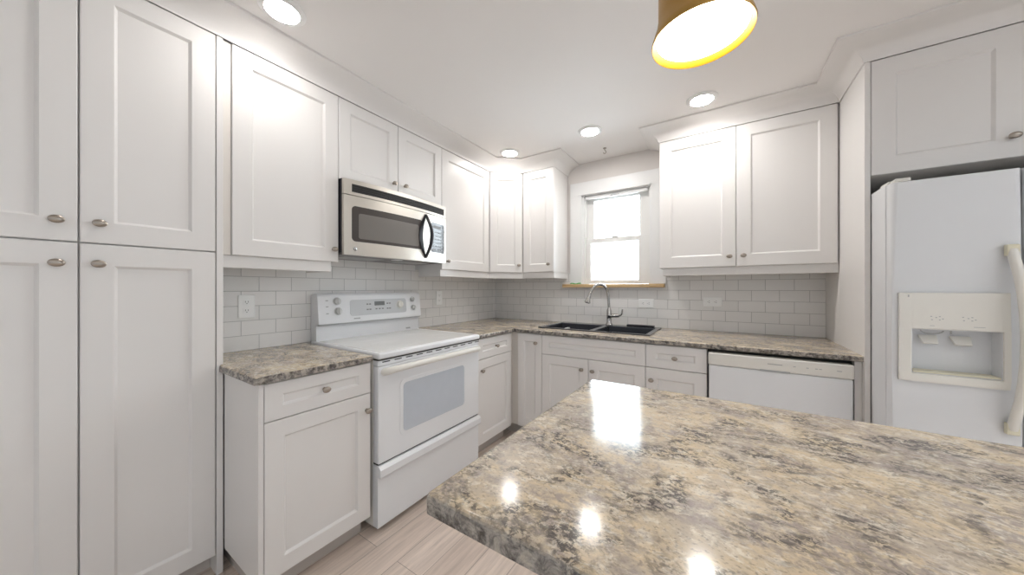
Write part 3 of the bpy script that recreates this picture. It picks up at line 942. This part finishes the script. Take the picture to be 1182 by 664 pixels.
# lens-shaped handle: an outward bow, and its black backing crescent on the door
hb = [(bow(-1.355) + 0.002 + 0.056 * math.sin(PI * t), -1.355 + 0.004 * math.sin(PI * t), 1.442 + 0.297 * t) for t in [k / 16 for k in range(17)]]
b = B(); tube(b, hb, [0.0125 - 0.003 * abs(2 * k / 16 - 1) for k in range(17)], 14)
hd = obj('handle', b, M['black'], md, True)
b = B()
rings = []
for k in range(17):
    t = k / 16; z = 1.437 + 0.307 * t; s = math.sin(PI * t)
    yo, yi = -1.362 - 0.060 * s, -1.350 - 0.034 * s
    rings.append([b.verts.new(v) for v in ((bow(yo), yo, z), (bow(yo) + .004, yo, z), (bow(yi) + .004, yi, z), (bow(yi), yi, z))])
for a, c in zip(rings, rings[1:]):
    for k in range(4):
        b.faces.new((a[k], a[(k + 1) % 4], c[(k + 1) % 4], c[k]))
b.faces.new(rings[0]); b.faces.new(rings[-1])
obj('handle_backing', b, M['black'], md, True)

# ------------------------------------------------------------------ dishwasher
d = thing('dishwasher', 'white built-in dishwasher under the long countertop beside the refrigerator', 'dishwasher', (2.36, -0.35, 0))
b = B(); box(b, 2.0500, 2.6670, -0.640, -0.03, 0.10, 0.866); obj('tub', b, M['dark'], d)
b = B(); box(b, 2.0560, 2.6620, -0.600, -0.10, 0.0, 0.10); obj('kick_plate', b, M['white'], d)
b = B(); box(b, 2.0570, 2.6600, -0.696, -0.640, 0.105, 0.777, 0.006, 3); obj('door', b, M['white'], d, True)
b = B(); box(b, 2.0540, 2.6625, -0.704, -0.640, 0.779, 0.850, 0.007, 3); cp = obj('control_panel', b, M['bisque'], d, True)
b = B(); box(b, 2.2960, 2.4230, -0.7055, -0.700, 0.7770, 0.7850); obj('handle_recess', b, M['softgrey'], cp)
b = B(); box(b, 2.3290, 2.3910, -0.7048, -0.7035, 0.8155, 0.8195); obj('printed_name', b, M['softgrey'], cp)
for x, w in ((2.435, .010), (2.486, .010), (2.520, .010), (2.535, .010), (2.600, .018)):
    b = B(); box(b, x, x + w, -0.7048, -0.7035, 0.8140, 0.8175); obj('printed_mark', b, M['softgrey'], cp)

# ------------------------------------------------------------------ refrigerator
FX0, FX1, FM = 2.7195, 3.620, 3.0490
FY = -0.920
fr = thing('refrigerator', 'white side-by-side refrigerator with ice and water dispenser at the right', 'refrigerator', (3.19, -0.45, 0))
b = B(); box(b, FX0, FX1, -0.858, -0.04, 0.02, 1.676, 0.004); obj('body', b, M['fridge'], fr)
b = B(); box(b, FX0 + .02, FX1 - .02, -0.882, -0.812, 0.002, 0.018)
box(b, FX0 + .02, FX1 - .02, -0.887, -0.8585, 0.018, 0.095); obj('base_grille', b, M['softgrey'], fr)
# freezer door with a real recess for the dispenser
CX0, CX1, CZ0, CZ1 = 2.7732, 2.9994, 0.882, 1.0623
b = B()
slab(b, [FX0 + .001, CX0, CX1, FM - .003], [0.10, CZ0, CZ1, 1.6705], lambda i, j: not (i == 1 and j == 1), 0, 0.052)
for v in b.verts:
    v.co = Vector((v.co.x, -0.866 - v.co.z, v.co.y))
bevel_where(b, lambda p, q: p.y < FY + .004 and q.y < FY + .004 and ((p.x < FX0 + .002 and q.x < FX0 + .002) or (p.x > FM - .005 and q.x > FM - .005)), 0.020, 5)
bevel_where(b, lambda p, q: p.y < FY + .004 and q.y < FY + .004 and p.z > 1.669 and q.z > 1.669, 0.006, 2)
fd = obj('freezer_door', b, M['fridge'], fr, True)
FF = BACK(FY)
b = B()   # bezel ring around dispenser
slab(b, [2.738, CX0, CX1, 3.015], [0.849, CZ0, CZ1, 1.2085], lambda i, j: not (i == 1 and j == 1), 0, 0.010)
for v in b.verts:
    v.co = Vector((v.co.x, FY - v.co.z, v.co.y))
bevel_where(b, lambda p, q: p.y < FY - .009 and q.y < FY - .009, 0.004, 2)
obj('dispenser_bezel', b, M['bisque'], fd, True)
b = B()   # cavity liner
x0, x1, z0, z1, yb_ = CX0 + .0005, CX1 - .0005, CZ0 + .0005, CZ1 - .0005, -0.8685
th = 0.002
box(b, x0, x1, yb_, yb_ + th, z0, z1)
box(b, x0, x0 + th, FY - .004, yb_, z0, z1)
box(b, x1 - th, x1, FY - .004, yb_, z0, z1)
box(b, x0 + th, x1 - th, FY - .004, yb_, z1 - th, z1)
box(b, x0 + th, x1 - th, FY - .004, yb_, z0, z0 + th)
obj('dispenser_cavity', b, M['fridge'], fd)
b = B(); box(b, x0 + .004, x1 - .004, FY - .006, yb_ - .002, z0 + .0025, z0 + .010, 0.002); obj('drip_tray', b, M['cream'], fd)
for xc, w in ((2.832, 0.025), (2.917, 0.026)):
    b = B()
    vs = [(xc - w, -0.876, 1.035), (xc + w, -0.876, 1.035), (xc + w * .8, -0.902, 1.004), (xc - w * .8, -0.902, 1.004)]
    a = [b.verts.new(v) for v in vs]; c = [b.verts.new((v[0], v[1] + .006, v[2] - .004)) for v in vs]
    b.faces.new(a); b.faces.new(c)
    for k in range(4):
        b.faces.new((a[k], a[(k + 1) % 4], c[(k + 1) % 4], c[k]))
    obj('dispenser_lever', b, M['bisque'], fd)
b = B(); tube(b, [(2.835 + 0.030 * math.cos(t), -0.902, 1.0565 + 0.014 * math.sin(t)) for t in [PI + k * PI / 10 for k in range(11)]], 0.0022, 8)
tube(b, [(2.885, -0.900, 1.0575), (2.885, -0.900, 1.045)], 0.003, 8)
obj('ice_chute', b, M['softgrey'], fd, True)
for xc in (2.8366, 2.9165):      # printed control symbols
    b = B()
    for dx, dz in ((-.013, .013), (.009, .013), (0, .009), (-.011, 0), (.009, 0), (0.017, .004)):
        fbox(b, FF, xc + dx - .0022, xc + dx + .0022, 1.1013 + dz - .0015, 1.1013 + dz + .0015, 0.0101, 0.0106)
    obj('control_button_print', b, M['softgrey'], fd)
for q in ((2.820, 2.832, 1.0764, 1.0782), (2.929, 2.9565, 1.0764, 1.0782), (2.7615, 2.7655, 1.191, 1.200)):
    b = B(); fbox(b, FF, *q, 0.0101, 0.0106); obj('printed_mark', b, M['softgrey'], fd)
# second door
b = B(); box(b, FM + .003, FX1 - .001, FY, -0.866, 0.10, 1.6705)
bevel_where(b, lambda p, q: p.y < FY + .004 and q.y < FY + .004 and abs(p.z - q.z) > .5, 0.018, 5)
dd = obj('fresh_food_door', b, M['fridge'], fr, True)
def fridge_handle(xc, parent, s):
    hz0, hz1 = 0.689, 1.388
    b = B()
    pts = [(xc, FY - .012, hz0 + .02), (xc, FY - .022, hz0 + .05), (xc + s * .006, FY - .044, hz0 + .14), (xc + s * .010, FY - .056, hz0 + .26), (xc + s * .011, FY - .058, (hz0 + hz1) / 2),
           (xc + s * .010, FY - .056, hz1 - .26), (xc + s * .006, FY - .044, hz1 - .14), (xc, FY - .022, hz1 - .05), (xc, FY - .012, hz1 - .02)]
    tube(b, pts, 0.0135, 14, smoothpath=2)
    hh = obj('handle', b, M['bisque'], parent, True)
    for z0, z1 in ((hz0, hz0 + .042), (hz1 - .042, hz1)):
        b = B(); fbox(b, FF, xc - .015, xc + .015, z0, z1, 0.0002, 0.022, 0.004, 2)
        obj('handle_end', b, M['cream'], hh)
fridge_handle(3.0155, fd, 1)
fridge_handle(3.0830, dd, -1)
b = B()
box(b, 2.7320, 2.7780, -0.910, -0.864, 1.6710, 1.6870, 0.005, 3)
box(b, 2.7260, 2.7740, -0.8635, -0.7800, 1.6762, 1.6880, 0.003, 2)
obj('hinge_cover', b, M['bisque'], fr, True)
b = B(); box(b, 3.5620, 3.6080, -0.910, -0.864, 1.6710, 1.6870, 0.005, 3); obj('hinge_cover', b, M['bisque'], fr, True)

# ------------------------------------------------------------------ island
IX0, IX1, IY0, IY1, IZ = 1.758, 3.02, -2.6001, -1.8856, 0.928
ib = thing('island_cabinet', 'white island cabinet under the large granite-look island top', 'cabinet', (2.45, -2.1, 0))
b = B(); box(b, 1.86, 2.94, -2.22, -1.945, 0.10, IZ - .030); obj('carcass', b, M['cab'], ib)
b = B(); box(b, 1.90, 2.90, -2.19, -2.00, 0.0, 0.10); obj('toe_kick', b, M['toe'], ib)
FI = Frame((0, -1.945, 0), (1, 0, 0), (0, 1, 0))
front('door', FI, 1.863, 2.3985, 0.105, IZ - .035, ib, 0.07, kn=(2.36, 0.82))
front('door', FI, 2.4015, 2.937, 0.105, IZ - .035, ib, 0.07, kn=(2.44, 0.82))
b = B(); box(b, IX0, IX1, IY0, IY1, IZ - .0295, IZ)
bevel_where(b, lambda p, q: max(p.z, q.z) > IZ - .0001, 0.0085, 4)
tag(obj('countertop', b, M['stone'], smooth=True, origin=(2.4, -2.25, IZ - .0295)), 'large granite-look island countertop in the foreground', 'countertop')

# ------------------------------------------------------------------ ceiling lights
LG = 'round recessed ceiling lights'
for (x, y, lab) in ((0.5686, -2.3097, 'round recessed ceiling light nearest the pantry'),
                    (0.5810, -0.5868, 'round recessed ceiling light over the angled corner cabinet'),
                    (1.2951, -0.5832, 'round recessed ceiling light in front of the window'),
                    (2.0165, -0.6000, 'round recessed ceiling light in front of the right upper cabinets')):
    t = thing('ceiling_light', lab, 'ceiling light', (x, y, H), LG)
    b = B(); lathe(b, [(0.060, -0.0002), (0.086, -0.0002), (0.086, -0.004), (0.080, -0.009), (0.066, -0.012), (0.060, -0.011)], (x, y, H), n=40)
    obj('trim_ring', b, M['trim'], t, True)
    b = B(); lathe(b, [(0.0, -0.002), (0.0655, -0.002), (0.0655, -0.0095), (0.060, -0.0125), (0, -0.0135)], (x, y, H), n=40)
    obj('lens', b, M['lens_dim'] if x < 1 else M['lens'], t, True)

# ------------------------------------------------------------------ pendant over the island
PX, PY, PZ, PR = 2.0910, -2.24, 1.6849, 0.0827
t = thing('pendant_light', 'gold metal pendant light hanging over the island', 'pendant light', (PX, PY, H))
b = B()
lathe(b, [(PR, 0), (PR * 1.01, 0.004), (PR * 0.965, 0.016), (PR * 0.90, 0.030), (PR * 0.865, 0.050), (PR * 0.855, 0.19), (PR * 0.80, 0.215), (PR * 0.35, 0.235), (PR * 0.18, 0.245), (PR * 0.18, 0.275),
          (PR * 0.10, 0.276), (0.0, 0.276)], (PX, PY, PZ), n=56)
b.faces.ensure_lookup_table()
bmesh.ops.delete(b, geom=[f_ for f_ in b.faces if len(f_.verts) > 20], context='FACES')
sh = obj('shade', b, M['brass'], t, True)
b = B()
lathe(b, [(PR * .995, 0.0006), (PR * 0.955, 0.006), (PR * 0.925, 0.015), (PR * 0.880, 0.030), (PR * 0.845, 0.050), (PR * 0.835, 0.19)], (PX, PY, PZ), n=56)
bmesh.ops.delete(b, geom=[f_ for f_ in b.faces if len(f_.verts) > 20], context='FACES')
obj('gold_lining', b, M['gold'], sh, True)
b = B(); lathe(b, [(0, 0.0035), (PR * 0.5, 0.0045), (PR * 0.80, 0.007), (PR * 0.90, 0.0105), (PR * 0.912, 0.015), (PR * 0.87, 0.030), (0, 0.034)], (PX, PY, PZ), n=48)
obj('diffuser', b, M['pend'], t, True)
b = B(); tube(b, [(PX, PY, PZ + .27), (PX, PY, H - .02)], 0.005, 10); obj('stem', b, M['brass'], t, True)
b = B(); lathe(b, [(0.012, -0.03), (0.055, -0.012), (0.060, -0.0005), (0, -0.0005)], (PX, PY, H), n=32); obj('canopy', b, M['brass'], t, True)

# ------------------------------------------------------------------ outlets
def outlet(F, ac, zc, label, horizontal=False):
    w, h = (0.122, 0.072) if horizontal else (0.072, 0.122)
    t = thing('wall_outlet', label, 'outlet', F.p(ac, zc, 0), 'duplex wall outlets')
    b = B(); fbox(b, F, ac - w / 2, ac + w / 2, zc - h / 2, zc + h / 2, 0.0002, 0.005, 0.002, 2)
    pl = obj('cover_plate', b, M['outlet'], t)
    for s in (-1, 1):
        a, z = (ac + s * 0.0225, zc) if horizontal else (ac, zc + s * 0.0225)
        b = B()
        ww, hh = (0.0145, 0.0165) if horizontal else (0.0165, 0.0145)
        rounded(b, F, a - ww, a + ww, z - hh, z + hh, 0.006, 0.0045, 0.0066)
        rc = obj('receptacle', b, M['outlet'], pl)
        b = B()
        for k in (-1, 1):
            if horizontal:
                fbox(b, F, a - .002, a + .006, z + k * .006 - .0012, z + k * .006 + .0012, 0.0066, 0.0070)
            else:
                fbox(b, F, a + k * .006 - .0012, a + k * .006 + .0012, z - .002, z + .006, 0.0066, 0.0070)
        if horizontal:
            fbox(b, F, a - .010, a - .006, z - .002, z + .002, 0.0066, 0.0070)
        else:
            fbox(b, F, a - .002, a + .002, z - .010, z - .006, 0.0066, 0.0070)
        b2 = obj('slots', b, M['mark'], pl)
FL, FK = LEFT(0.006), BACK(-0.006)
outlet(FL, -2.254, 1.1305, 'white duplex outlet on the tiles between pantry and stove')
outlet(FL, -0.862, 1.1405, 'white duplex outlet on the tiles right of the stove, below the corner uppers')
outlet(FK, 1.582, 1.098, 'white sideways outlet on the tiles right of the faucet', True)
outlet(FK, 2.060, 1.1215, 'white sideways outlet on the tiles above the dishwasher', True)

# ------------------------------------------------------------------ small things
t = thing('window_blind', 'white rolled-up blind with grey rail at the top of the window', 'blind', (1.30, -0.02, 2.05))
b = B(); box(b, 1.013, 1.620, -0.034, -0.0185, 2.094, 2.112, 0.003); obj('head_rail', b, M['trim'], t)
b = B(); box(b, 1.046, 1.590, 0.003, 0.021, 2.056, 2.087, 0.004); br_ = obj('bottom_rail', b, M['trim'], t)
b = B(); tube(b, [(1.285, 0.001, 2.066), (1.295, -0.006, 2.070), (1.345, -0.006, 2.070), (1.355, 0.001, 2.066)], 0.003, 8); obj('pull', b, M['softgrey'], br_, True)

b = B(); tube(b, [(1.296, -0.226, H - .0005), (1.296, -0.226, H - .018), (1.308, -0.226, H - .030), (1.306, -0.226, H - .044), (1.292, -0.226, H - .046), (1.285, -0.226, H - .036)], 0.0028, 10, smoothpath=1)
lathe(b, [(0.014, -0.0004), (0.013, -0.004), (0, -0.004)], (1.296, -0.226, H), n=20)
tag(obj('ceiling_hook', b, M['nickel'], smooth=True, origin=(1.296, -0.226, H)), 'small metal hook screwed into the ceiling before the window', 'hook')

b = B()
random.seed(2)
rings = []
for k in range(13):
    u = k / 12
    x = 0.905 + 0.105 * u
    z = 1.2645 + 0.004 * math.sin(u * 9) + 0.004
    hw = 0.016 * math.sin(PI * min(1, max(0.08, u * .92 + .04)))
    rings.append([b.verts.new(v) for v in ((x, -0.026 - hw, z), (x, -0.026 + hw, z), (x, -0.026 + hw * .7, z + .009), (x, -0.026 - hw * .7, z + .009))])
for a, c in zip(rings, rings[1:]):
    for k in range(4):
        b.faces.new((a[k], a[(k + 1) % 4], c[(k + 1) % 4], c[k]))
b.faces.new(rings[0]); b.faces.new(rings[-1])
bmesh.ops.translate(b, verts=b.verts, vec=(0, 0, -0.0035))
tag(obj('scrub_pad', b, M['green'], smooth=True, origin=(0.95, -0.026, 1.264)), 'small flat green pad on the left end of the wooden window sill', 'sponge')
